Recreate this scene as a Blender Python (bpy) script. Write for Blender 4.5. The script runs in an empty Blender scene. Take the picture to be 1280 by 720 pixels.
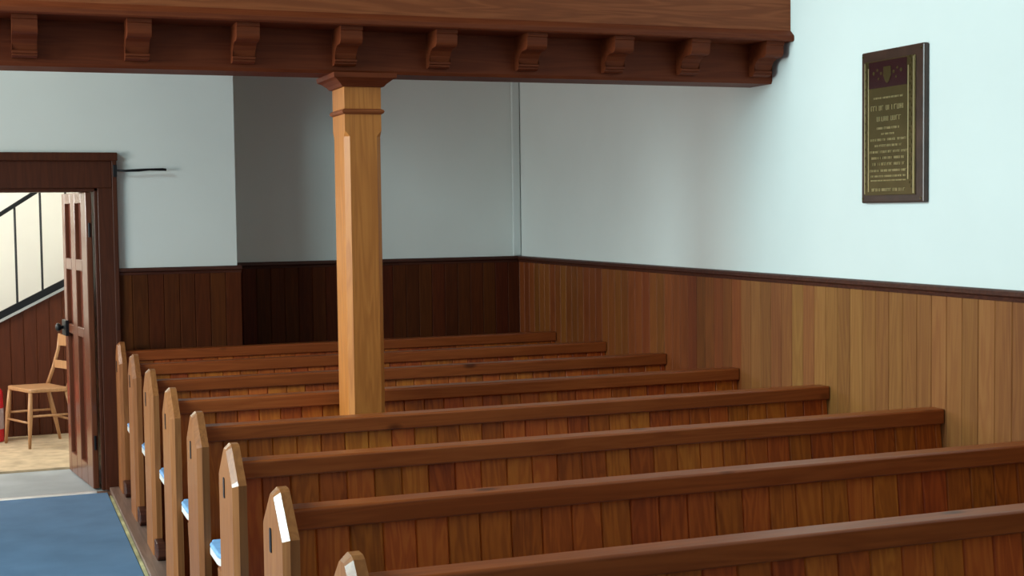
import bpy, bmesh, math, random
from mathutils import Vector, Matrix

random.seed(7)
SC = bpy.context.scene
COL = SC.collection

# ------------------------------------------------------------------ camera
YAW, PITCH, ROLL = 0.361625, -0.054789, -0.012407
cam_d = bpy.data.cameras.new('camera')
cam_d.sensor_width = 36.0
cam_d.lens = 1734.52 * 36.0 / 1280.0
cam_d.clip_start = 0.05
cam = bpy.data.objects.new('camera', cam_d)
COL.objects.link(cam)
fw = Vector((math.sin(YAW) * math.cos(PITCH), math.cos(YAW) * math.cos(PITCH), math.sin(PITCH)))
rt0 = Vector((math.cos(YAW), -math.sin(YAW), 0.0))
up0 = rt0.cross(fw)
rt = rt0 * math.cos(ROLL) + up0 * math.sin(ROLL)
up = up0 * math.cos(ROLL) - rt0 * math.sin(ROLL)
M3 = Matrix((rt, up, -fw)).transposed()
cam.matrix_world = Matrix.Translation((-0.7615, 0.0, 1.7327)) @ M3.to_4x4()
SC.camera = cam

# ------------------------------------------------------------------ world, lights, exposure
SC.view_settings.view_transform = 'Standard'
SC.view_settings.look = 'None'
SC.view_settings.gamma = 1.0
SC.view_settings.use_curve_mapping = False
SC.view_settings.exposure = 0.0

world = bpy.data.worlds.new('world')
SC.world = world
world.use_nodes = True
bg = world.node_tree.nodes['Background']
bg.inputs[0].default_value = (0.8, 0.9, 1.0, 1)
bg.inputs[1].default_value = 1.0


def area_light(name, loc, look, sx, sy, power, color):
    d = bpy.data.lights.new(name, 'AREA')
    d.shape = 'RECTANGLE'
    d.size, d.size_y = sx, sy
    d.energy = power
    d.color = color
    o = bpy.data.objects.new(name, d)
    COL.objects.link(o)
    o.location = loc
    o.rotation_euler = (Vector(look) - Vector(loc)).to_track_quat('-Z', 'Y').to_euler()
    return o


DAY = (0.70, 0.97, 1.0)
# daylight entering at the hall's left windows, at the window behind the camera and at the vestibule window
area_light('daylight_left_front', (-4.22, 2.1, 3.5), (2.9, 2.1, 3.0), 2.2, 2.9, 40, DAY)
area_light('daylight_left_rear', (-4.22, 4.97, 3.5), (2.9, 4.97, 3.0), 1.7, 2.9, 390, DAY)
area_light('daylight_under_gallery', (-4.22, 6.4, 1.65), (2.9, 6.4, 1.55), 1.5, 1.1, 95, (1.0, 0.96, 0.90))
area_light('daylight_behind', (-0.9, -3.97, 3.2), (-0.9, 5.0, 2.2), 2.4, 2.0, 12, (0.9, 0.97, 1.0))
area_light('daylight_vestibule', (-2.6, 10.6, 1.9), (0.0, 10.9, 0.9), 1.2, 1.3, 110, (1.0, 0.97, 0.93))
area_light('daylight_stairs', (-1.5, 12.1, 3.4), (-0.6, 12.55, 1.6), 1.2, 0.5, 40, (1.0, 0.98, 0.92))


# ------------------------------------------------------------------ materials
def new_mat(name):
    m = bpy.data.materials.new(name)
    m.use_nodes = True
    nt = m.node_tree
    b = nt.nodes['Principled BSDF']
    return m, nt, b


def plain(name, col, rough=0.5, metal=0.0, noise=0.0, nscale=8.0, spec=0.5, bump=0.0):
    m, nt, b = new_mat(name)
    b.inputs['Roughness'].default_value = rough
    b.inputs['Metallic'].default_value = metal
    b.inputs['Specular IOR Level'].default_value = spec
    if noise or bump:
        tc = nt.nodes.new('ShaderNodeTexCoord')
        n = nt.nodes.new('ShaderNodeTexNoise')
        n.inputs['Scale'].default_value = nscale
        n.inputs['Detail'].default_value = 5
        nt.links.new(tc.outputs['Object'], n.inputs['Vector'])
        r = nt.nodes.new('ShaderNodeValToRGB')
        r.color_ramp.elements[0].position = 0.3
        r.color_ramp.elements[1].position = 0.7
        r.color_ramp.elements[0].color = tuple(c * (1 - noise) for c in col) + (1,)
        r.color_ramp.elements[1].color = tuple(min(1, c * (1 + noise)) for c in col) + (1,)
        nt.links.new(n.outputs['Fac'], r.inputs['Fac'])
        nt.links.new(r.outputs['Color'], b.inputs['Base Color'])
        if bump:
            bp = nt.nodes.new('ShaderNodeBump')
            bp.inputs['Strength'].default_value = bump
            bp.inputs['Distance'].default_value = 0.01
            nt.links.new(n.outputs['Fac'], bp.inputs['Height'])
            nt.links.new(bp.outputs['Normal'], b.inputs['Normal'])
    else:
        b.inputs['Base Color'].default_value = tuple(col) + (1,)
    return m


def wood(name, dark, mid, light, grain='X', board=None, rough=0.36, knots=0.0, spread=1.0, gstr=1.0, coat=0.0, spec=0.3):
    """Varnished pine. grain: axis the fibres run along. board: (axis, width) gives every board its own tone."""
    m, nt, b = new_mat(name)
    L = nt.links
    tc = nt.nodes.new('ShaderNodeTexCoord')
    geo_in = tc.outputs['Object']
    sep = nt.nodes.new('ShaderNodeSeparateXYZ')
    L.new(geo_in, sep.inputs[0])
    info = nt.nodes.new('ShaderNodeObjectInfo')

    def math_node(op, a, bv=None):
        n = nt.nodes.new('ShaderNodeMath')
        n.operation = op
        for i, v in enumerate((a, bv)):
            if v is None:
                continue
            if isinstance(v, (int, float)):
                n.inputs[i].default_value = v
            else:
                L.new(v, n.inputs[i])
        return n.outputs[0]

    rnd = math_node('MULTIPLY', info.outputs['Random'], 37.0)
    if board:
        ax, wd = board
        idx = math_node('FLOOR', math_node('DIVIDE', sep.outputs[ax], wd))
        seed = math_node('ADD', idx, rnd)
    else:
        seed = rnd
    wn = nt.nodes.new('ShaderNodeTexWhiteNoise')
    wn.noise_dimensions = '1D'
    L.new(seed, wn.inputs['W'])
    # stretched coordinates
    mp = nt.nodes.new('ShaderNodeMapping')
    sc = {'X': (0.9, 14, 14), 'Y': (14, 0.9, 14), 'Z': (14, 14, 0.9)}[grain]
    mp.inputs['Scale'].default_value = sc
    off = nt.nodes.new('ShaderNodeCombineXYZ')
    big = math_node('MULTIPLY', wn.outputs['Value'], 50.0)
    for k in range(3):
        L.new(big, off.inputs[k])
    L.new(off.outputs[0], mp.inputs['Location'])
    L.new(geo_in, mp.inputs['Vector'])
    n1 = nt.nodes.new('ShaderNodeTexNoise')
    n1.inputs['Scale'].default_value = 1.0
    n1.inputs['Detail'].default_value = 3
    n1.inputs['Distortion'].default_value = 0.6
    L.new(mp.outputs[0], n1.inputs['Vector'])
    # rings: sine of noise bands gives the cathedral figure
    ring = math_node('SINE', math_node('MULTIPLY', n1.outputs['Fac'], 42.0))
    ring = math_node('MULTIPLY', math_node('ADD', ring, 1.0), 0.5)
    n2 = nt.nodes.new('ShaderNodeTexNoise')
    n2.inputs['Scale'].default_value = 6.0
    n2.inputs['Detail'].default_value = 4
    L.new(mp.outputs[0], n2.inputs['Vector'])
    g = math_node('ADD', math_node('MULTIPLY', ring, 0.38 * gstr), math_node('MULTIPLY', n2.outputs['Fac'], 0.35))
    tone = math_node('ADD', g, math_node('MULTIPLY', math_node('SUBTRACT', wn.outputs['Value'], 0.5), 0.8 * spread))
    tone = math_node('ADD', tone, 0.12)
    r = nt.nodes.new('ShaderNodeValToRGB')
    e = r.color_ramp.elements
    e[0].position, e[1].position = 0.0, 1.0
    e[0].color, e[1].color = tuple(dark) + (1,), tuple(light) + (1,)
    x = e.new(0.5)
    x.color = tuple(mid) + (1,)
    L.new(tone, r.inputs['Fac'])
    colr = r.outputs['Color']
    if board:
        # per-board hue drift between red and golden pine
        wn2 = nt.nodes.new('ShaderNodeTexWhiteNoise')
        wn2.noise_dimensions = '1D'
        L.new(math_node('ADD', seed, 91.7), wn2.inputs['W'])
        hs = nt.nodes.new('ShaderNodeHueSaturation')
        L.new(math_node('ADD', math_node('MULTIPLY', wn2.outputs['Value'], 0.016), 0.492), hs.inputs['Hue'])
        L.new(colr, hs.inputs['Color'])
        colr = hs.outputs['Color']
    if knots:
        mk = nt.nodes.new('ShaderNodeMapping')
        mk.inputs['Scale'].default_value = {'X': (1, 2.2, 2.2), 'Y': (2.2, 1, 2.2), 'Z': (2.2, 2.2, 1)}[grain]
        L.new(off.outputs[0], mk.inputs['Location'])
        L.new(geo_in, mk.inputs['Vector'])
        vo = nt.nodes.new('ShaderNodeTexVoronoi')
        vo.inputs['Scale'].default_value = knots
        L.new(mk.outputs[0], vo.inputs['Vector'])
        mr = nt.nodes.new('ShaderNodeMapRange')
        mr.inputs['From Min'].default_value = 0.06
        mr.inputs['From Max'].default_value = 0.13
        mr.inputs['To Min'].default_value = 0.8
        mr.inputs['To Max'].default_value = 0.0
        L.new(vo.outputs['Distance'], mr.inputs['Value'])
        mx = nt.nodes.new('ShaderNodeMixRGB')
        L.new(mr.outputs[0], mx.inputs['Fac'])
        L.new(colr, mx.inputs[1])
        mx.inputs[2].default_value = (dark[0] * .25, dark[1] * .2, dark[2] * .2, 1)
        colr = mx.outputs[0]
    L.new(colr, b.inputs['Base Color'])
    b.inputs['Roughness'].default_value = rough
    b.inputs['Coat Weight'].default_value = coat
    b.inputs['Coat Roughness'].default_value = 0.12
    b.inputs['Specular IOR Level'].default_value = spec
    bp = nt.nodes.new('ShaderNodeBump')
    bp.inputs['Strength'].default_value = 0.06
    bp.inputs['Distance'].default_value = 0.004
    L.new(g, bp.inputs['Height'])
    L.new(bp.outputs['Normal'], b.inputs['Normal'])
    return m


RED_D, RED_M, RED_L = (0.09, 0.018, 0.005), (0.19, 0.045, 0.012), (0.30, 0.085, 0.022)
M = {}
M['rail'] = wood('pew_rail_pine', (0.20, 0.040, 0.009), (0.325, 0.077, 0.018), (0.46, 0.132, 0.036), 'X', rough=0.33, knots=2.6, spread=0.3, gstr=0.6)
M['pewboard'] = wood('pew_board_pine', (0.22, 0.038, 0.005), (0.46, 0.10, 0.012), (0.66, 0.19, 0.026), 'Z', ('X', 0.1), rough=0.42, spread=0.5, gstr=0.7)
M['pewend'] = wood('pew_end_pine', (0.19, 0.063, 0.021), (0.33, 0.120, 0.038), (0.47, 0.20, 0.07), 'Z', rough=0.5, spread=0.45, gstr=0.6, coat=0.08, spec=0.2)
M['pewedge'] = wood('pew_end_polished_edge', (0.19, 0.063, 0.021), (0.33, 0.120, 0.038), (0.47, 0.20, 0.07), 'Z', rough=0.3, spread=0.45, gstr=0.6, coat=0.9)
M['seat'] = wood('pew_seat_pine', RED_D, RED_M, RED_L, 'X', rough=0.35, spread=0.3)
M['post'] = wood('post_pine', (0.36, 0.105, 0.020), (0.53, 0.18, 0.038), (0.64, 0.265, 0.062), 'Z', rough=0.42, spread=0.1, gstr=0.7)
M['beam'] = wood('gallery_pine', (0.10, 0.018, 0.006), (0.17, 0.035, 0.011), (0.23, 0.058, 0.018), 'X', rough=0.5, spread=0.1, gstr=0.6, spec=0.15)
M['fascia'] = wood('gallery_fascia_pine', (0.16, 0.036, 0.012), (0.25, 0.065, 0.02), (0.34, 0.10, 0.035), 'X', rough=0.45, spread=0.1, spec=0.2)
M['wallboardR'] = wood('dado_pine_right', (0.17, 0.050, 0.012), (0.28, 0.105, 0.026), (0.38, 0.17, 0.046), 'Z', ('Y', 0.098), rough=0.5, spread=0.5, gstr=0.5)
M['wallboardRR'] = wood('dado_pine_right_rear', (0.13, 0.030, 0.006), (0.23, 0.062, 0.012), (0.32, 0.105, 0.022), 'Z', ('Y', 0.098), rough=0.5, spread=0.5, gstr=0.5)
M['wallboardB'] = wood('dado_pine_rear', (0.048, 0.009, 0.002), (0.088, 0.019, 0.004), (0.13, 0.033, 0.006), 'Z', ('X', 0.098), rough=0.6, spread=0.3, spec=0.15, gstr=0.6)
M['dark'] = wood('dark_stained_pine', (0.035, 0.010, 0.006), (0.06, 0.017, 0.010), (0.10, 0.03, 0.015), 'X', rough=0.4, spread=0.3)
M['frame'] = wood('door_frame_pine', (0.045, 0.010, 0.004), (0.08, 0.020, 0.007), (0.12, 0.034, 0.012), 'Z', rough=0.42, spread=0.2, gstr=0.6)
M['door'] = wood('door_leaf_pine', (0.10, 0.03, 0.014), (0.17, 0.055, 0.026), (0.24, 0.09, 0.045), 'Z', rough=0.3, spread=0.2, gstr=0.6, coat=0.35)
M['doorpanel'] = wood('door_panel_pine', (0.08, 0.015, 0.007), (0.12, 0.026, 0.012), (0.17, 0.042, 0.02), 'Z', rough=0.35, spread=0.2, gstr=0.6)
M['chair'] = wood('chair_beech', (0.33, 0.16, 0.07), (0.46, 0.25, 0.12), (0.58, 0.35, 0.18), 'Z', rough=0.3, spread=0.2, gstr=0.5)
M['plaster'] = plain('pale_blue_plaster', (0.78, 0.825, 0.80), 0.75, noise=0.025, nscale=1.6, bump=0.08)
M['cream'] = plain('cream_plaster', (0.80, 0.80, 0.72), 0.8, noise=0.05, nscale=1.3, bump=0.1)
M['white'] = plain('white_paint', (0.70, 0.76, 0.75), 0.5)
M['iron'] = plain('black_iron', (0.02, 0.022, 0.025), 0.35, 0.6)
M['slot'] = plain('dark_metal_slot', (0.03, 0.03, 0.035), 0.4, 0.7)
M['ceil'] = plain('ceiling_boards', (0.30, 0.20, 0.12), 0.7)
M['stone'] = plain('grey_stone', (0.34, 0.37, 0.38), 0.6, noise=0.15, nscale=3, bump=0.1)
M['tan'] = plain('tan_coir', (0.50, 0.38, 0.24), 0.9, noise=0.22, nscale=9, bump=0.3)
M['carpet'] = plain('blue_carpet', (0.11, 0.20, 0.33), 0.95, noise=0.10, nscale=4, bump=0.25, spec=0.2)
M['strip'] = plain('aluminium_strip', (0.75, 0.77, 0.78), 0.35, 0.6)
M['tape'] = plain('pale_yellow_edging', (0.45, 0.42, 0.22), 0.5, noise=0.5, nscale=6)
M['floorwood'] = wood('floor_boards', (0.10, 0.05, 0.03), (0.17, 0.09, 0.055), (0.26, 0.15, 0.10), 'Y', ('X', 0.12), rough=0.4, spread=0.4)
M['kerb'] = wood('kerb_pine', (0.14, 0.085, 0.065), (0.21, 0.135, 0.105), (0.30, 0.2, 0.16), 'Y', rough=0.35, spread=0.2)
M['cushion'] = plain('pale_blue_cushion', (0.22, 0.42, 0.72), 0.6, noise=0.1, nscale=30)
M['piping'] = plain('white_cushion_band', (0.75, 0.73, 0.68), 0.6)
M['brass'] = plain('engraved_brass', (0.13, 0.092, 0.035), 0.32, 0.75, noise=0.18, nscale=7)
M['brasslight'] = plain('bright_brass_lines', (0.85, 0.72, 0.40), 0.28, 0.7)
M['enamel'] = plain('dark_red_enamel', (0.045, 0.013, 0.014), 0.25, 0.3)
M['backing'] = plain('dark_oak_backing', (0.055, 0.026, 0.018), 0.32, noise=0.3, nscale=14)
M['red'] = plain('red_enamel', (0.70, 0.015, 0.03), 0.3)
M['label'] = plain('white_label', (0.55, 0.45, 0.50), 0.5)


# ------------------------------------------------------------------ mesh helpers
def V(*a):
    return Vector(a)


def bx(bm, x0, x1, y0, y1, z0, z1, mat=None):
    vs = [bm.verts.new((x, y, z)) for x in (x0, x1) for y in (y0, y1) for z in (z0, z1)]
    if mat is not None:
        for v in vs:
            v.co = mat @ v.co
    for f in ((0, 1, 3, 2), (4, 6, 7, 5), (0, 4, 5, 1), (2, 3, 7, 6), (0, 2, 6, 4), (1, 5, 7, 3)):
        bm.faces.new([vs[i] for i in f])
    return vs


def prism(bm, pts, axis, a, b, mat=None):
    """Extrude a closed 2-D outline. axis 'X': pts=(y,z); 'Y': pts=(x,z); 'Z': pts=(x,y)."""
    def mk(p, t):
        c = {'X': (t, p[0], p[1]), 'Y': (p[0], t, p[1]), 'Z': (p[0], p[1], t)}[axis]
        c = Vector(c)
        return bm.verts.new(mat @ c if mat is not None else c)
    A = [mk(p, a) for p in pts]
    B = [mk(p, b) for p in pts]
    n = len(pts)
    bm.faces.new(A)
    bm.faces.new(B[::-1])
    for i in range(n):
        j = (i + 1) % n
        bm.faces.new((A[j], A[i], B[i], B[j]))
    return A, B


def tube(bm, pts, r, seg=10, taper=None):
    """Round bar along a polyline; r a number or a list."""
    pts = [Vector(p) for p in pts]
    rings = []
    for i, p in enumerate(pts):
        d = (pts[min(i + 1, len(pts) - 1)] - pts[max(i - 1, 0)]).normalized()
        a = d.orthogonal().normalized() if i == 0 else (rings_a - d * rings_a.dot(d)).normalized()
        rings_a = a
        b = d.cross(a)
        rr = r[i] if isinstance(r, (list, tuple)) else r
        rings.append([bm.verts.new(p + (a * math.cos(t) + b * math.sin(t)) * rr)
                      for t in [2 * math.pi * k / seg for k in range(seg)]])
    for u, w in zip(rings, rings[1:]):
        for k in range(seg):
            bm.faces.new((u[k], u[(k + 1) % seg], w[(k + 1) % seg], w[k]))
    bm.faces.new(rings[0][::-1])
    bm.faces.new(rings[-1])


def lathe(bm, prof, cx, cy, seg=24):
    rings = []
    for (r, z) in prof:
        rings.append([bm.verts.new((cx + r * math.cos(2 * math.pi * k / seg), cy + r * math.sin(2 * math.pi * k / seg), z))
                      for k in range(seg)])
    for u, w in zip(rings, rings[1:]):
        for k in range(seg):
            bm.faces.new((u[k], u[(k + 1) % seg], w[(k + 1) % seg], w[k]))
    bm.faces.new(rings[0][::-1])
    bm.faces.new(rings[-1])


def obj(name, bm, mat, parent=None, bevel=0.0, smooth=False, loc=None, seg=2):
    bmesh.ops.recalc_face_normals(bm, faces=bm.faces)
    me = bpy.data.meshes.new(name)
    bm.to_mesh(me)
    bm.free()
    me.materials.append(mat)
    o = bpy.data.objects.new(name, me)
    COL.objects.link(o)
    if loc is not None:
        o.location = loc
    if parent is not None:
        o.parent = parent
    if bevel:
        md = o.modifiers.new('bevel', 'BEVEL')
        md.width = bevel
        md.segments = seg
        md.limit_method = 'ANGLE'
        md.angle_limit = math.radians(35)
    if smooth:
        for p in me.polygons:
            p.use_smooth = True
    return o


def boxes(name, lst, mat, parent=None, bevel=0.0):
    bm = bmesh.new()
    for b in lst:
        bx(bm, *b)
    return obj(name, bm, mat, parent, bevel)


def tag(o, label=None, cat=None, group=None, kind=None):
    if label:
        o['label'] = label
    if cat:
        o['category'] = cat
    if group:
        o['group'] = group
    if kind:
        o['kind'] = kind
    return o


def empty(name, loc, rz=0.0):
    o = bpy.data.objects.new(name, None)
    COL.objects.link(o)
    o.location = loc
    o.rotation_euler = (0, 0, rz)
    o.empty_display_size = 0.1
    return o


def struct(name, lst, mat, parent=None, label=None, cat=None, bevel=0.0):
    o = boxes(name, lst, mat, parent, bevel)
    return tag(o, label, cat, kind='structure') if parent is None else o


def grooved(bm, x0, x1, pitch, z0f, z1f, front, back, groove=0.006, depth=0.006, edges=None):
    """Tongue-and-groove boards facing -y, running in x from x0 to x1, vees at every multiple of pitch."""
    if edges is None:
        ks = range(math.ceil((x0 + 0.012) / pitch), math.floor((x1 - 0.012) / pitch) + 1)
        edges = [k * pitch for k in ks]
    pts = [(x0, front)]
    for e in edges:
        pts += [(e - groove, front), (e, front + depth), (e + groove, front)]
    pts += [(x1, front)]
    outline = pts + [(x1, back), (x0, back)]
    n = len(outline)
    A = [bm.verts.new((x, y, z0f(x))) for x, y in outline]
    B = [bm.verts.new((x, y, z1f(x))) for x, y in outline]
    for i in range(n):
        j = (i + 1) % n
        bm.faces.new((A[i], A[j], B[j], B[i]))
    # caps as strips
    for R_, flip in ((A, True), (B, False)):
        f = bm.faces.new(R_ if not flip else R_[::-1])
    return A, B


# ------------------------------------------------------------------ the setting
W, YB, YW = 2.95, 9.626, 9.10          # right wall, recess back wall, nearer left part of the rear wall
DZ = 1.407                              # top of the dado
H = 6.2

struct('floor', [(-4.4, 3.05, -4.1, 9.10, -0.12, -0.006), (0.0, 3.05, 9.10, 9.75, -0.12, -0.006)], M['floorwood'],
       label='dark board floor of the chapel below the pews', cat='floor')
struct('wall_right', [(W, W + 0.25, -4.1, YB + 0.25, -0.1, H)], M['plaster'],
       label='pale blue plaster wall at the right above the boarded dado', cat='wall')
struct('wall_back_recess', [(0.765, W, YB, YB + 0.2, -0.1, H)], M['plaster'],
       label='grey-blue plaster wall set back behind the post', cat='wall')
DW0, DW1, DH = -1.75, -0.10, 1.914
struct('wall_back', [(DW1, 0.765, YW, YW + 0.25, 1.0, H), (DW1, 0.765, YW, YW + 0.25, -0.1, 1.0),
                     (-4.3, DW0, YW, YW + 0.25, -0.1, H), (DW0, DW1, YW, YW + 0.25, DH + 0.001, H),
                     (0.665, 0.765, YW + 0.25, YB + 0.2, -0.1, H)], M['plaster'],
       label='pale plaster wall around and right of the doorway', cat='wall')
# left wall with two window openings, wall behind the camera with one
struct('wall_left', [(-4.45, -4.25, -4.1, 5.6, -0.1, 2.0), (-4.45, -4.25, -4.1, 5.9, 5.0, H),
                     (-4.45, -4.25, -4.1, 1.0, 2.0, 5.0), (-4.45, -4.25, 3.2, 4.1, 2.0, 5.0),
                     (-4.45, -4.25, 5.6, 7.2, -0.1, 1.05), (-4.45, -4.25, 5.85, 7.2, 2.25, H),
                     (-4.45, -4.25, 7.2, 9.3, -0.1, H)], M['plaster'])
struct('wall_front', [(-4.3, 3.1, -4.2, -4.0, -0.1, 2.1), (-4.3, 3.1, -4.2, -4.0, 4.3, H),
                      (-4.3, -2.2, -4.2, -4.0, 2.1, 4.3), (0.4, 3.1, -4.2, -4.0, 2.1, 4.3)], M['plaster'])
struct('ceiling', [(-4.4, 3.1, -4.1, 9.8, H, H + 0.15)], M['ceil'])
for n_, (y0, y1, z0, z1) in enumerate(((1.0, 3.2, 2.0, 5.0), (4.1, 5.85, 2.0, 5.0), (5.6, 7.2, 1.05, 2.25))):
    struct('window_%d' % (n_ + 1), [(-4.36, -4.30, y0, y0 + 0.06, z0, z1), (-4.36, -4.30, y1 - 0.06, y1, z0, z1),
                                    (-4.36, -4.30, y0, y1, z0, z0 + 0.06), (-4.36, -4.30, y0, y1, z1 - 0.06, z1),
                                    (-4.35, -4.31, (y0 + y1) / 2 - .02, (y0 + y1) / 2 + .02, z0 + 0.06, z1 - 0.06)], M['white'])
struct('window_4', [(-2.2, -2.14, -4.13, -4.07, 2.1, 4.3), (0.34, 0.4, -4.13, -4.07, 2.1, 4.3),
                    (-2.2, 0.4, -4.13, -4.07, 2.1, 2.16), (-2.2, 0.4, -4.13, -4.07, 4.24, 4.3),
                    (-0.92, -0.88, -4.12, -4.08, 2.16, 4.24)], M['white'])

# dado boarding on the rear and right walls
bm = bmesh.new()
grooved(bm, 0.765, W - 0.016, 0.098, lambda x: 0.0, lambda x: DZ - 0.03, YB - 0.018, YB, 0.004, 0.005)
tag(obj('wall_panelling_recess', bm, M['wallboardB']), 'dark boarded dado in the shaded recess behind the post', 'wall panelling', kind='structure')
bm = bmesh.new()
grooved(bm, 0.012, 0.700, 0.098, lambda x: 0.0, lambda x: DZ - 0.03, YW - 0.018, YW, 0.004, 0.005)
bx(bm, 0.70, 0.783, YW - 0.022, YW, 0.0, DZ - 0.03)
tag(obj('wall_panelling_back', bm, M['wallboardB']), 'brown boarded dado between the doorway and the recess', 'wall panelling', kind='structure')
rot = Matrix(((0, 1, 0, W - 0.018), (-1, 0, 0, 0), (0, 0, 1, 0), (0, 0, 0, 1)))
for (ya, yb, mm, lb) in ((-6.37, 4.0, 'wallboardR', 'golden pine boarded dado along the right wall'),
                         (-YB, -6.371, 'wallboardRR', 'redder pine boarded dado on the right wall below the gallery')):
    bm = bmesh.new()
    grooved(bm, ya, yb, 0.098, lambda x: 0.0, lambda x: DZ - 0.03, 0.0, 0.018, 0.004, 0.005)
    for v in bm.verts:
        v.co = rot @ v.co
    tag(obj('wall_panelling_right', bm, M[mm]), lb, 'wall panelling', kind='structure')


def dado_cap(bm, p0, p1, n):
    """moulded dado rail from p0 to p1, n points into the room"""
    d = (p1 - p0)
    prof = [(0.0, -0.045), (0.022, -0.045), (0.024, -0.030), (0.036, -0.022), (0.036, -0.006), (0.028, 0.0), (0.0, 0.0)]
    A = [bm.verts.new(p0 + n * a + V(0, 0, b)) for a, b in prof]
    B = [bm.verts.new(p1 + n * a + V(0, 0, b)) for a, b in prof]
    bm.faces.new(A)
    bm.faces.new(B[::-1])
    for i in range(len(prof)):
        j = (i + 1) % len(prof)
        bm.faces.new((A[j], A[i], B[i], B[j]))


bm = bmesh.new()
dado_cap(bm, V(W, -4.0, DZ), V(W, YB, DZ), V(-1, 0, 0))
tag(obj('trim_1', bm, M['dark']), 'dark moulded dado rail on the right wall', 'dado rail', kind='structure')
bm = bmesh.new()
dado_cap(bm, V(0.765, YB, DZ), V(W - 0.03, YB, DZ), V(0, -1, 0))
tag(obj('trim_2', bm, M['dark']), 'dark moulded dado rail in the recess', 'dado rail', kind='structure')
bm = bmesh.new()
dado_cap(bm, V(0.012, YW, DZ), V(0.790, YW, DZ), V(0, -1, 0))
tag(obj('trim_3', bm, M['dark']), 'dark moulded dado rail right of the doorway', 'dado rail', kind='structure')
# pale boxed pipe in the corner
struct('trim_4', [(2.885, 2.945, YB - 0.03, YB - 0.001, DZ + 0.001, 3.4)], M['white'], bevel=0.008,
       label='pale vertical boxing in the corner of the two walls', cat='pipe boxing')

# door frame with moulded architrave
bm = bmesh.new()
AR = 0.118
bx(bm, DW1, DW1 + AR - 0.006, YW - 0.03, YW, 0.0, DH)
bx(bm, DW1 + AR - 0.03, DW1 + AR, YW - 0.045, YW, 0.0, DH + 0.20)
bx(bm, DW0 - AR, DW0, YW - 0.03, YW, 0.0, DH)
bx(bm, DW0 - AR, DW1 + AR - 0.03, YW - 0.03, YW, DH, DH + 0.17)
bx(bm, DW0 - AR, DW1 + AR + 0.006, YW - 0.055, YW, DH + 0.17, DH + 0.222)
bx(bm, DW1 - 0.022, DW1, YW - 0.012, YW + 0.25, 0.0, DH)       # lining
bx(bm, DW0, DW0 + 0.022, YW - 0.012, YW + 0.25, 0.0, DH)
bx(bm, DW0, DW1, YW - 0.012, YW + 0.25, DH - 0.022, DH)
tag(obj('trim_5', bm, M['frame'], bevel=0.004), 'dark red-brown moulded door frame at the left', 'door frame', kind='structure')

# ------------------------------------------------------------------ door leaf, opened into the vestibule
ang = math.atan2(9.90 - 9.12, -0.234 + 0.129)
LW, LH, LT = 0.78, 1.885, 0.038
leaf = empty('door_1', (-0.134, 9.13, 0.006), ang)
tag(leaf, 'brown panelled door leaf standing open into the vestibule', 'door', kind='structure')
bm = bmesh.new()
xs = [0.0, 0.16, 0.36, 0.50, 0.69, LW]          # stile, panel, muntin, panel, stile
zs = [0.0, 0.14, 0.95, 1.015, 1.38, 1.455, 1.815, LH]
for (a, b) in ((0, 1), (2, 3), (4, 5)):
    bx(bm, xs[a], xs[b], 0, LT, 0, LH)
for (a, b) in ((0, 1), (2, 3), (4, 5), (6, 7)):
    for (c, d) in ((1, 2), (3, 4)):
        bx(bm, xs[c], xs[d], 0, LT, zs[a], zs[b])
obj('leaf_frame', bm, M['door'], leaf, bevel=0.006)
for (c, d) in ((1, 2), (3, 4)):
    for (a, b) in ((1, 2), (3, 4), (5, 6)):
        boxes('door_panel', [(xs[c], xs[d], 0.004, 0.012, zs[a], zs[b])], M['doorpanel'], leaf)
kn = None
for s in (1, -1):
    bm = bmesh.new()
    y0 = LT if s > 0 else 0.0
    tube(bm, [(LW - 0.05, y0, 0.985), (LW - 0.05, y0 + s * 0.006, 0.985), (LW - 0.05, y0 + s * 0.007, 0.985), (LW - 0.05, y0 + s * 0.035, 0.985),
              (LW - 0.05, y0 + s * 0.045, 0.985), (LW - 0.05, y0 + s * 0.062, 0.985), (LW - 0.05, y0 + s * 0.072, 0.985)],
         [0.032, 0.032, 0.012, 0.012, 0.026, 0.030, 0.016], 16)
    obj('door_knob', bm, M['iron'], leaf, smooth=True)
boxes('rim_lock', [(LW - 0.13, LW - 0.002, LT, LT + 0.022, 0.93, 1.035)], M['iron'], leaf, 0.003)
for z in (0.25, 1.6):
    bm = bmesh.new()
    tube(bm, [(-0.006, LT / 2, z), (-0.006, LT / 2, z + 0.09)], 0.008, 10)
    obj('hinge', bm, M['iron'], leaf)

# door stay on the wall right of the frame
stay = empty('door_hook', (0.02, YW - 0.05, 2.023))
tag(stay, 'thin black iron hook rod sticking out right of the door frame', 'hook')
bm = bmesh.new()
tube(bm, [(0.0, 0.0, 0.0), (0.05, -0.006, -0.002), (0.13, -0.006, 0.001), (0.2, -0.006, 0.006), (0.28, -0.006, 0.006), (0.302, -0.006, 0.004)],
     [0.006, 0.007, 0.009, 0.007, 0.009, 0.008], 8)
obj('rod', bm, M['iron'], stay, smooth=True)
boxes('mounting_plate', [(-0.024, -0.001, -0.006, 0.004, -0.04, 0.035)], M['iron'], stay, 0.002)

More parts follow.
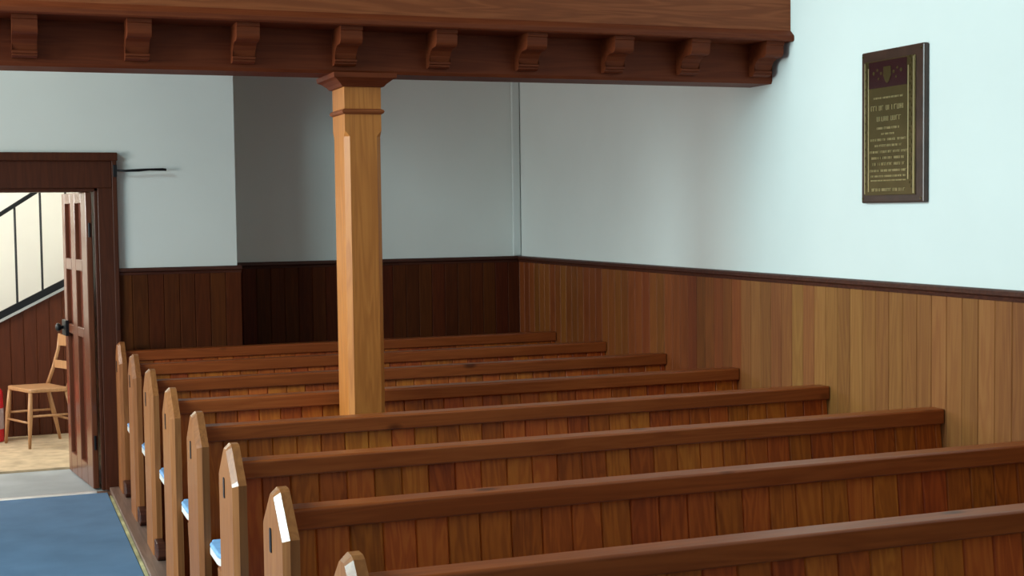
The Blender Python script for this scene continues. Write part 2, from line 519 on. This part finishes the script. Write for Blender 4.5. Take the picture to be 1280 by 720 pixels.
# ------------------------------------------------------------------ vestibule behind the doorway
struct('floor_vestibule', [(-2.7, 0.6, 9.101, 9.98, -0.12, -0.003)], M['stone'],
       label='grey stone floor just beyond the threshold', cat='floor')
struct('floor_vestibule_rear', [(-2.7, 0.6, 9.981, 12.7, -0.12, 0.012)], M['tan'],
       label='tan matted floor below the chair in the vestibule', cat='floor')
struct('wall_vestibule', [(-2.7, 0.6, 12.6, 12.8, -0.1, 4.0)], M['cream'],
       label='bright cream plaster wall behind the stair handrail', cat='wall')
struct('wall_vestibule_side', [(0.45, 0.6, 9.35, 12.7, -0.1, 4.0), (-2.85, -2.7, 9.35, 12.7, -0.1, 4.0),
                               (-2.7, -1.2, 9.10, 9.35, H, H + 0.1)], M['cream'])
struct('ceiling_vestibule', [(-2.8, 0.6, 9.35, 12.8, 4.0, 4.1)], M['ceil'])

YS = 11.55
stair = empty('staircase', (-0.9, YS, 0.012))
tag(stair, 'gallery staircase with black handrail beyond the open door', 'staircase')


def sx(p):
    return (p[0] + 0.9, p[1] - YS, p[2] - 0.012)


def string_z(x):
    return 0.985 + (x + 0.68) * 0.50


bm = bmesh.new()
grooved(bm, sx((-1.95, 0, 0))[0], sx((0.44, 0, 0))[0], 0.098, lambda x: 0.0, lambda x: max(0.02, string_z(x - 0.9) - 0.06), 0.0, 0.03, 0.004, 0.005)
obj('side_boarding', bm, M['frame'], stair)
bm = bmesh.new()
prism(bm, [(-1.05, string_z(-1.95) - 0.055), (1.34, string_z(0.44) - 0.055), (1.34, string_z(0.44) + 0.005), (-1.05, string_z(-1.95) + 0.005)], 'Y', -0.02, 0.035)
obj('string_board', bm, M['iron'], stair)
bm = bmesh.new()
prism(bm, [(-1.05, string_z(-1.95) - 0.078), (1.34, string_z(0.44) - 0.078), (1.34, string_z(0.44) - 0.056), (-1.05, string_z(-1.95) - 0.056)], 'Y', -0.03, 0.03)
tag(obj('string_reflection', bm, M['stone'], stair), 'pale strip painted as reflected light under the dark string')  # pale colour paints in the light line reflected below the string
for k in range(6):                        # treads rising to the right behind the string
    x0 = -1.9 + k * 0.38
    zt = string_z(x0) - 0.17
    boxes('tread', [(x0 + 0.9, x0 + 1.28, 0.035, 0.95, zt - 0.19, zt)], M['dark'], stair)


def rail_z(x):
    return 1.75 + (x + 0.655) * 0.65


bm = bmesh.new()
prism(bm, [(-1.05, rail_z(-1.95) - 0.02), (1.34, rail_z(0.44) - 0.02), (1.34, rail_z(0.44) + 0.02), (-1.05, rail_z(-1.95) + 0.02)], 'Y', -0.02, 0.03)
obj('handrail', bm, M['iron'], stair, bevel=0.008)
for x in (-1.71, -1.51, -1.32, -1.13, -0.94, -0.74, -0.547, -0.356, -0.165, 0.03, 0.22):
    bm = bmesh.new()
    tube(bm, [(x + 0.9, 0.005, string_z(x) - 0.01), (x + 0.9, 0.005, rail_z(x) - 0.015)], 0.009, 8)
    obj('baluster', bm, M['iron'], stair)

# chair in the vestibule: front edge to the left, back to the right
SH = 0.445
ch = empty('wooden_chair', (-0.44, 11.07, 0.012))
tag(ch, 'light wooden slat-back chair beside the open door in the vestibule', 'chair')
c0 = V(-0.44, 11.07, 0)
Aq, Bq, Cq, Dq = [V(*p, 0) - c0 for p in ((-0.655, 11.235), (-0.497, 10.885), (-0.205, 10.90), (-0.345, 11.255))]
bm = bmesh.new()


def lerp(a, b, t):
    return a + (b - a) * t


out = []
cor = [Aq, Bq, Cq, Dq]
for i in range(4):
    p, c, n = cor[i - 1], cor[i], cor[(i + 1) % 4]
    for t in (0.0, 0.33, 0.66, 1.0):
        a = lerp(c, p, 0.12 * (1 - t))
        b = lerp(c, n, 0.12 * t)
        q = lerp(lerp(lerp(c, p, 0.12), c, t), lerp(c, lerp(c, n, 0.12), t), t)
        out.append((q.x, q.y))
prism(bm, out, 'Z', SH - 0.03, SH)
obj('seat', bm, M['chair'], ch, bevel=0.008)
legs = []
for (top, foot) in ((lerp(Aq, Cq, .06), Aq + V(-.012, .01, 0)), (lerp(Bq, Dq, .06), Bq + V(-.008, -.01, 0)),
                    (lerp(Cq, Aq, .06), Cq + V(.075, .02, 0)), (lerp(Dq, Bq, .06), Dq + V(.075, .03, 0))):
    bm = bmesh.new()
    m_ = lerp(foot, top, 0.55)
    tube(bm, [foot + V(0, 0, 0.0), lerp(foot, top, .3) + V(0, 0, .14), m_ + V(0, 0, .235), top + V(0, 0, SH - 0.03)],
         [0.011, 0.015, 0.019, 0.015], 10)
    obj('leg', bm, M['chair'], ch, smooth=True)
    legs.append((foot, top))


def at_h(l, z):
    return lerp(l[0], l[1], z / SH) + V(0, 0, z)


for (a, b, z) in ((0, 3, .24), (1, 2, .24), (0, 1, .19), (2, 3, .19)):
    bm = bmesh.new()
    tube(bm, [at_h(legs[a], z), at_h(legs[b], z)], 0.009, 8)
    obj('stretcher', bm, M['chair'], ch, smooth=True)
posts = []
for q in (Cq, Dq):
    bm = bmesh.new()
    base = lerp(q, (Aq + Cq) / 2, .08)
    p = [base + V(0, 0, SH - 0.005), base + V(.045, .004, SH + .12), base + V(.085, .008, SH + .26), base + V(.10, .01, SH + .38)]
    tube(bm, p, [0.015, 0.014, 0.013, 0.012], 10)
    obj('back_post', bm, M['chair'], ch, smooth=True)
    posts.append(p)
for (za, zb, ox) in ((SH + .29, SH + .375, .092), (SH + .12, SH + .18, .055)):
    bm = bmesh.new()
    base_c = lerp(Cq, (Aq + Cq) / 2, .08)
    base_d = lerp(Dq, (Aq + Cq) / 2, .08)
    n = 6
    vs = []
    for i in range(n + 1):
        t = i / n
        q = lerp(base_d, base_c, t) + V(ox + 0.018 * math.sin(math.pi * t), 0, 0)
        vs.append([bm.verts.new(q + V(-.006, 0, za)), bm.verts.new(q + V(.006, 0, za)), bm.verts.new(q + V(.006, 0, zb)), bm.verts.new(q + V(-.006, 0, zb))])
    for u, w in zip(vs, vs[1:]):
        for k in range(4):
            bm.faces.new((u[k], u[(k + 1) % 4], w[(k + 1) % 4], w[k]))
    bm.faces.new(vs[0][::-1])
    bm.faces.new(vs[-1])
    obj('back_slat', bm, M['chair'], ch)

# red fire extinguisher at the left edge of the view, behind the chair
fe = empty('fire_extinguisher', (-0.757, 11.36, 0.012))
tag(fe, 'red fire extinguisher standing left of the wooden chair', 'fire extinguisher')
bm = bmesh.new()
lathe(bm, [(0.070, 0.0), (0.078, 0.006), (0.080, 0.02), (0.080, 0.36), (0.076, 0.39), (0.055, 0.42), (0.028, 0.435), (0.024, 0.445)], 0, 0)
obj('cylinder', bm, M['red'], fe, smooth=True)
bm = bmesh.new()
lathe(bm, [(0.0805, 0.10), (0.0812, 0.101), (0.0812, 0.26), (0.0805, 0.261)], 0, 0)
obj('label_band', bm, M['label'], fe, smooth=True)
bm = bmesh.new()
lathe(bm, [(0.018, 0.44), (0.022, 0.445), (0.022, 0.475), (0.014, 0.48)], 0, 0, 14)
obj('valve', bm, M['iron'], fe)
bm = bmesh.new()
bx(bm, -0.012, 0.012, -0.10, 0.015, 0.485, 0.495)
bx(bm, -0.012, 0.012, -0.09, 0.015, 0.505, 0.513)
obj('handle', bm, M['red'], fe, bevel=0.002)
bm = bmesh.new()
tube(bm, [(0, 0.02, 0.465), (0.03, 0.075, 0.44), (0.045, 0.088, 0.36), (0.045, 0.088, 0.22), (0.045, 0.086, 0.12)], [.008, .008, .008, .009, .013], 8)
obj('hose', bm, M['iron'], fe, smooth=True)

# ------------------------------------------------------------------ aisle carpet, kerb, threshold
bm = bmesh.new()
bx(bm, -1.55, -0.098, -3.5, 8.98, -0.006, 0.006)
tag(obj('carpet', bm, M['carpet'], bevel=0.004), 'blue carpet runner along the aisle left of the pews', 'carpet')
struct('trim_6', [(-0.078, 0.075, 0.6, 9.06, -0.006, 0.022)], M['kerb'], bevel=0.005,
       label='worn wooden kerb board under the pew ends beside the carpet', cat='kerb')
struct('trim_7', [(-0.096, -0.080, 0.6, 8.85, -0.006, 0.0075)], M['tape'],
       label='thin pale yellow edging strip between carpet and kerb', cat='edging strip')
bm = bmesh.new()
prism(bm, [(8.985, -0.006), (8.985, 0.006), (9.0, 0.011), (9.035, 0.011), (9.05, 0.004), (9.05, -0.006)], 'X', -1.72, -0.16)
tag(obj('threshold_strip', bm, M['strip']), 'bright metal strip where the blue carpet ends at the doorway', 'threshold strip')

# ------------------------------------------------------------------ pews
PITCH_ = 0.8372
NP = 8
EX = 0.026                        # thickness of an end


def end_outline(c=0.02, hw=0.158):
    return [(c - hw, 0.016), (c - hw, 0.832), (c - hw + 0.014, 0.846), (c - 0.036, 0.944), (c - 0.02, 0.951), (c + 0.02, 0.951),
            (c + 0.036, 0.944), (c + hw - 0.014, 0.846), (c + hw, 0.832), (c + hw, 0.016)]


def bevelled_plate(bm, pts, x0, x1, b):
    """closed convex outline in (y,z), the x0 side with a broad chamfer of width b"""
    cy = sum(p[0] for p in pts) / len(pts)
    n = len(pts)
    inner = []
    for i in range(n):
        p0, p1, p2 = Vector(pts[i - 1]), Vector(pts[i]), Vector(pts[(i + 1) % n])
        d1, d2 = (p1 - p0).normalized(), (p2 - p1).normalized()
        n1, n2 = Vector((d1.y, -d1.x)), Vector((d2.y, -d2.x))
        bis = (n1 + n2).normalized()
        k = b / max(0.3, bis.dot(n1))
        inner.append(p1 + bis * k)
    # orientation: make sure inner is inside
    if abs(inner[1].x - cy) > abs(pts[1][0] - cy):
        inner = [Vector(pts[i]) * 2 - inner[i] for i in range(n)]
    for i in range(n):
        if pts[i][1] < 0.1:
            inner[i].y = pts[i][1]
    A = [bm.verts.new((x0, q.x, q.y)) for q in inner]
    Bv = [bm.verts.new((x0 + b * 1.1, q[0], q[1])) for q in pts]
    Cv = [bm.verts.new((x1, q[0], q[1])) for q in pts]
    bm.faces.new(A)
    bm.faces.new(Cv[::-1])
    for P, Q in ((A, Bv), (Bv, Cv)):
        for i in range(n):
            j = (i + 1) % n
            f = bm.faces.new((P[j], P[i], Q[i], Q[j]))
            if P is A and min(pts[i][1], pts[j][1]) > 0.1:
                f.material_index = 1


RAKE = 0.11


def make_pew(notch=False):
    root = empty('pew', (0, 0, 0))
    bm = bmesh.new()
    bevelled_plate(bm, end_outline(), -0.02, EX, 0.017)
    e = obj('end_panel', bm, M['pewend'], root)
    e.data.materials.append(M['pewedge'])
    bm = bmesh.new()
    pr = [(-0.012, -.034), (0.012, -.034), (0.012, 0.03), (0.006, 0.036), (-0.006, 0.036), (-0.012, 0.03)]
    prism(bm, [(y + 0.045, z + 0.795) for y, z in pr], 'X', -0.023, -0.016)
    tag(obj('card_slot', bm, M['slot'], e), 'small dark metal slot on the pew end')
    # top rail
    bm = bmesh.new()
    prof = [(-0.030, 0.832), (-0.034, 0.838), (-0.034, 0.889), (-0.028, 0.895), (0.048, 0.895), (0.054, 0.889), (0.054, 0.832)]
    prism(bm, prof, 'X', EX, W - 0.022)
    obj('top_rail', bm, M['rail'], root, bevel=0.003)
    # raked boarded back
    bm = bmesh.new()
    A_, B_ = grooved(bm, EX, W - 0.022, 0.1, lambda x: 0.05, lambda x: 0.834, -0.008, 0.012, 0.0045, 0.006)
    for v in bm.verts:
        v.co.y += -(0.834 - v.co.z) * RAKE
    obj('back_boarding', bm, M['pewboard'], root)
    # seat
    bm = bmesh.new()
    if notch:
        for b in ((EX, 0.742, -0.47, -0.085), (0.742, 0.922, -0.47, -0.372), (0.742, 0.922, -0.10, -0.085), (0.922, W - 0.022, -0.47, -0.085)):
            bx(bm, b[0], b[1], b[2], b[3], 0.40, 0.425)
    else:
        bx(bm, EX, W - 0.022, -0.47, -0.085, 0.40, 0.425)
    obj('seat', bm, M['seat'], root)
    # cushion with rounded free end at the aisle
    def cush(xend):
        cr = 0.09
        o = [(xend, -0.465)]
        o += [(0.012 + cr - cr * math.sin(t), -0.465 + cr - cr * math.cos(t)) for t in [math.pi / 2 * k / 6 for k in range(7)]]
        o += [(0.012, -0.20), (EX, -0.17), (EX, -0.15), (xend, -0.15)]
        return o
    xe = 0.70 if notch else W - 0.05
    bm = bmesh.new()
    prism(bm, cush(xe), 'Z', 0.452, 0.470)
    cu = obj('seat_cushion', bm, M['cushion'], root, bevel=0.006)
    bm = bmesh.new()
    prism(bm, cush(xe), 'Z', 0.426, 0.4515)
    tag(obj('cushion_band', bm, M['piping'], cu), 'white side band of the cushion')
    # front support under the seat, and dark foot block
    bm = bmesh.new()
    prism(bm, [(-0.44, 0.022), (-0.40, 0.022), (-0.36, 0.10), (-0.35, 0.25), (-0.31, 0.40), (-0.45, 0.40), (-0.44, 0.25)], 'X', 0.022, 0.06)
    obj('seat_support', bm, M['pewend'], root, bevel=0.004)
    for xs_ in (1.47, 2.85):
        bm = bmesh.new()
        prism(bm, [(-0.44, 0.0), (-0.15, 0.0), (-0.15, 0.40), (-0.45, 0.40), (-0.44, 0.25)], 'X', xs_, xs_ + 0.04)
        obj('seat_bearer', bm, M['seat'], root)
    bm = bmesh.new()
    prism(bm, [(-0.139, 0.022), (-0.26, 0.022), (-0.28, 0.045), (-0.27, 0.085), (-0.23, 0.105), (-0.139, 0.11)], 'X', -0.016, 0.03)
    obj('foot_block', bm, M['dark'], root, bevel=0.006)
    return root


def copy_tree(o, parent=None):
    c = o.copy()
    COL.objects.link(c)
    c.parent = parent
    for chd in [k for k in bpy.data.objects if k.parent == o]:
        copy_tree(chd, c)
    return c


LAB = ['rearmost wooden pew, backing onto the dark boarded rear wall',
       'second pew from the rear wall, a shaded rail low behind the post',
       'third pew from the rear wall, next but one behind the post',
       'wooden pew whose long rail runs just behind the pine post',
       'wooden pew whose rail crosses in front of the foot of the pine post',
       'wooden pew next nearer than the one crossing the foot of the post',
       'second nearest pew, its aisle end with a bright white sloping edge and dark slot',
       'nearest wooden pew at the bottom edge, only its end tip showing']
base = make_pew()
base_n = make_pew(True)
for k in range(NP):
    if k == 3:
        o = base_n
    elif k == 0:
        o = base
    else:
        o = copy_tree(base)
    o.location = (0, 8.93 - k * PITCH_, 0)
    tag(o, LAB[k], 'pew', 'pine pews in a row down the chapel')

# ------------------------------------------------------------------ post
PX0, PX1, PY0, PY1 = 0.748, 0.916, 6.07, 6.295
post = empty('post', ((PX0 + PX1) / 2, (PY0 + PY1) / 2, -0.006))
tag(post, 'square pine post rising between the pews and carrying the gallery', 'post')
ox, oy = post.location.x, post.location.y


def ring_pts(g, c=0.0):
    a0, a1, b0, b1 = PX0 - g - ox, PX1 + g - ox, PY0 - g - oy, PY1 + g - oy
    if c <= 0:
        return [(a0, b0), (a1, b0), (a1, b1), (a0, b1)]
    return [(a0 + c, b0), (a1 - c, b0), (a1, b0 + c), (a1, b1 - c), (a1 - c, b1), (a0 + c, b1), (a0, b1 - c), (a0, b0 + c)]


def ring_stack(bm, levels):
    """levels: list of (outline pts, z) with equal counts"""
    rows = [[bm.verts.new((x, y, z)) for x, y in pts] for pts, z in levels]
    for u, w in zip(rows, rows[1:]):
        n = len(u)
        for i in range(n):
            j = (i + 1) % n
            bm.faces.new((u[i], u[j], w[j], w[i]))
    bm.faces.new(rows[0][::-1])
    bm.faces.new(rows[-1])


bm = bmesh.new()
ring_stack(bm, [(ring_pts(0, 0.022), 0.16), (ring_pts(0, 0.022), 2.085), (ring_pts(0, 0.0001), 2.112), (ring_pts(0, 0.0001), 2.31)])
obj('shaft', bm, M['post'], post)
bm = bmesh.new()
ring_stack(bm, [(ring_pts(0.0), 2.183), (ring_pts(0.009), 2.188), (ring_pts(0.013), 2.195), (ring_pts(0.009), 2.203), (ring_pts(0.0), 2.208)])
obj('neck_moulding', bm, M['fascia'], post)
bm = bmesh.new()
ring_stack(bm, [(ring_pts(0.0), 2.304), (ring_pts(0.012), 2.306), (ring_pts(0.022), 2.318), (ring_pts(0.042), 2.334), (ring_pts(0.058), 2.342), (ring_pts(0.060), 2.3625)])
obj('capital', bm, M['beam'], post)
bm = bmesh.new()
ring_stack(bm, [(ring_pts(0.0), 0.0), (ring_pts(0.0), 0.16)])
obj('base_block', bm, M['post'], post)

# ------------------------------------------------------------------ gallery front
GX0, GX1 = -4.24, W - 0.001
gal = empty('gallery_front', (0.0, 6.15, 2.357))
tag(gal, 'dark red-brown panelled gallery front with brackets above the pews', 'gallery')


def gprism(name, prof, mat, x0=GX0, x1=GX1, bevel=0.0, parent=gal):
    bm = bmesh.new()
    prism(bm, [(y - 6.15, z - 2.357) for y, z in prof], 'X', x0, x1)
    return obj(name, bm, mat, parent, bevel)


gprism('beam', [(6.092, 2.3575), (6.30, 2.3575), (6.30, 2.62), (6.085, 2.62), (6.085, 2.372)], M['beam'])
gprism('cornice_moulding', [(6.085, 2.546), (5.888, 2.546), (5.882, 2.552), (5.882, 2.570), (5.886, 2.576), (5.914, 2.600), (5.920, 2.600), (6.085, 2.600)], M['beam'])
gprism('front_panelling', [(5.915, 2.600), (6.05, 2.600), (6.05, 3.55), (5.915, 3.55)], M['fascia'])
gprism('top_rail', [(5.86, 3.55), (6.10, 3.55), (6.10, 3.60), (5.86, 3.60)], M['fascia'], bevel=0.01)
gprism('gallery_floor', [(6.05, 2.80), (9.09, 2.98), (9.09, 3.06), (6.05, 2.88)], M['fascia'], 0.0)
gprism('gallery_floor', [(9.09, 2.98), (YB, 3.00), (YB, 3.08), (9.09, 3.06)], M['fascia'], 0.77)


def bracket_profile():
    p = [(6.086, 2.546), (5.915, 2.546), (5.915, 2.530), (5.922, 2.527), (5.922, 2.505)]
    # quarter-round belly then a deep hollow
    for t in (0, 20, 40, 60, 80):
        a = math.radians(t)
        p.append((5.948 - 0.026 * math.cos(a), 2.497 - 0.026 * math.sin(a)))
    p += [(5.972, 2.470)]
    for t in (10, 35, 60, 85):
        a = math.radians(t)
        p.append((5.975 + 0.062 * math.sin(a), 2.412 + 0.058 * math.cos(a)))
    p += [(6.037, 2.418), (6.028, 2.414), (6.028, 2.405), (6.040, 2.402), (6.040, 2.395), (6.055, 2.388), (6.086, 2.388)]
    return p


bxs = [-1.037, -0.591, -0.145, 0.301, 0.749, 1.184, 1.617, 2.056, 2.459, 2.865]
b0 = None
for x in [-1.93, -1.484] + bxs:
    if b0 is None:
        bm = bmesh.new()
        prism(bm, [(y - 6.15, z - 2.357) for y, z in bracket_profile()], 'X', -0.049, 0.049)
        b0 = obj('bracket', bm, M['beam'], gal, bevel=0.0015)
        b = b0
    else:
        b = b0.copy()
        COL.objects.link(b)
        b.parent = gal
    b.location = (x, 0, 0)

# ------------------------------------------------------------------ memorial plaque on the right wall
PY_0, PY_1, PZ0, PZ1 = 4.845, 5.290, 1.751, 2.420
pq = empty('memorial_plaque', (W, (PY_0 + PY_1) / 2, PZ0))
tag(pq, 'engraved brass memorial tablet on dark wood, hung on the right wall', 'plaque')
hwid = (PY_1 - PY_0) / 2
ph = PZ1 - PZ0
# local: y to the rear, z up, x negative into the room
boxes('backing_board', [(-0.026, -0.0005, -hwid, hwid, 0, ph)], M['backing'], pq, 0.007)
boxes('brass_plate', [(-0.031, -0.026, -hwid + 0.055, hwid - 0.03, 0.035, ph - 0.045)], M['brass'], pq, 0.001)
boxes('enamel_panel', [(-0.0322, -0.031, -hwid + 0.11, hwid - 0.065, ph - 0.165, ph - 0.05)], M['enamel'], pq)


def marks(name, lst, mat):
    bm = bmesh.new()
    for (ya, yb, za, zb) in lst:
        bx(bm, -0.0336, -0.0309, ya, yb, za, zb)
    return obj(name, bm, mat, pq)


yl, yr = hwid - 0.030, -hwid + 0.055      # viewer's left is the rear (+y)
lines = []
for (y, za, zb) in ((yl - 0.006, 0.04, ph - 0.05), (yl - 0.033, 0.05, ph - 0.075),
                    (yr + 0.008, 0.04, ph - 0.05), (yr + 0.044, 0.10, ph - 0.085)):
    marks('border_line', [(y - 0.0022, y + 0.0022, za, zb)], M['brasslight'])
rs = random.Random(3)
orn = []
for side in (yl - 0.019, yr + 0.026):
    orn = []
    for k in range(15):
        z = 0.07 + k * 0.038
        r = rs.uniform(0.003, 0.007)
        orn.append((side - r, side + r, z - r * 1.4, z + r * 1.4))
        orn.append((side + 0.006, side + 0.009, z + 0.012, z + 0.022))
    marks('leaf_border', orn, M['brass'])
# shield with supporting scrolls on the enamel panel
bm = bmesh.new()
cz = ph - 0.108
cyy = (-hwid + 0.11 + hwid - 0.065) / 2
prism(bm, [(cyy - 0.026, cz + 0.032), (cyy + 0.026, cz + 0.032), (cyy + 0.028, cz - 0.005), (cyy + 0.014, cz - 0.032), (cyy, cz - 0.042), (cyy - 0.014, cz - 0.032), (cyy - 0.028, cz - 0.005)], 'X', -0.0345, -0.031)
for s in (-1, 1):
    for (dy, dz, r) in ((0.045, 0.005, 0.008), (0.072, 0.02, 0.007), (0.098, 0.008, 0.009), (0.062, -0.018, 0.006)):
        y, z = cyy + s * dy, cz + dz
        prism(bm, [(y + r * math.cos(t), z + r * math.sin(t)) for t in [k * math.pi / 3 for k in range(6)]], 'X', -0.0335, -0.031)
obj('crest', bm, M['brass'], pq)
# rows of engraved lettering, too small to read: strokes grouped into words
rows = [(0.455, 0.008, 0.80, 1), (0.405, 0.021, 0.95, 1.4), (0.358, 0.020, 0.62, 1.2), (0.322, 0.010, 0.62, 1), (0.298, 0.008, 0.36, 1),
        (0.272, 0.010, 0.98, 1), (0.246, 0.010, 0.74, 1), (0.219, 0.010, 1.0, 1), (0.192, 0.011, 0.92, 1), (0.165, 0.012, 0.86, 1),
        (0.137, 0.010, 1.0, 1), (0.114, 0.008, 0.96, 1), (0.096, 0.006, 0.96, 1), (0.052, 0.013, 0.9, 1.1)]
tl, tr = yl - 0.046, yr + 0.056
cy_, hw_ = (tl + tr) / 2, (tl - tr) / 2
letters = []
for (z, hgt, wf, thick) in rows:
    y = cy_ + hw_ * wf
    letters = []
    end = cy_ - hw_ * wf
    while y > end:
        for _ in range(rs.randint(3, 9)):
            if y < end:
                break
            w_ = hgt * rs.uniform(0.45, 0.75)
            t_ = 0.0013 * thick
            kind = rs.randint(0, 3)
            letters.append((y - t_, y, z, z + hgt))
            if kind == 0:
                letters.append((y - w_, y, z + hgt - t_, z + hgt))
            elif kind == 1:
                letters.append((y - w_, y - w_ + t_, z, z + hgt))
                letters.append((y - w_, y, z + hgt * .45, z + hgt * .45 + t_))
            elif kind == 2:
                letters.append((y - w_, y, z, z + t_))
                letters.append((y - w_, y - w_ + t_, z, z + hgt))
            y -= w_ + hgt * 0.32
        y -= hgt * 0.7
    marks('text_line', letters, M['brasslight'])

for (dy, dz) in ((hwid - 0.014, 0.02), (-hwid + 0.02, 0.02), (hwid - 0.014, ph - 0.02), (-hwid + 0.02, ph - 0.02)):
    bm = bmesh.new()
    tube(bm, [(-0.026, dy, dz), (-0.030, dy, dz)], [0.006, 0.004], 10)
    obj('fixing_screw', bm, M['brass'], pq)
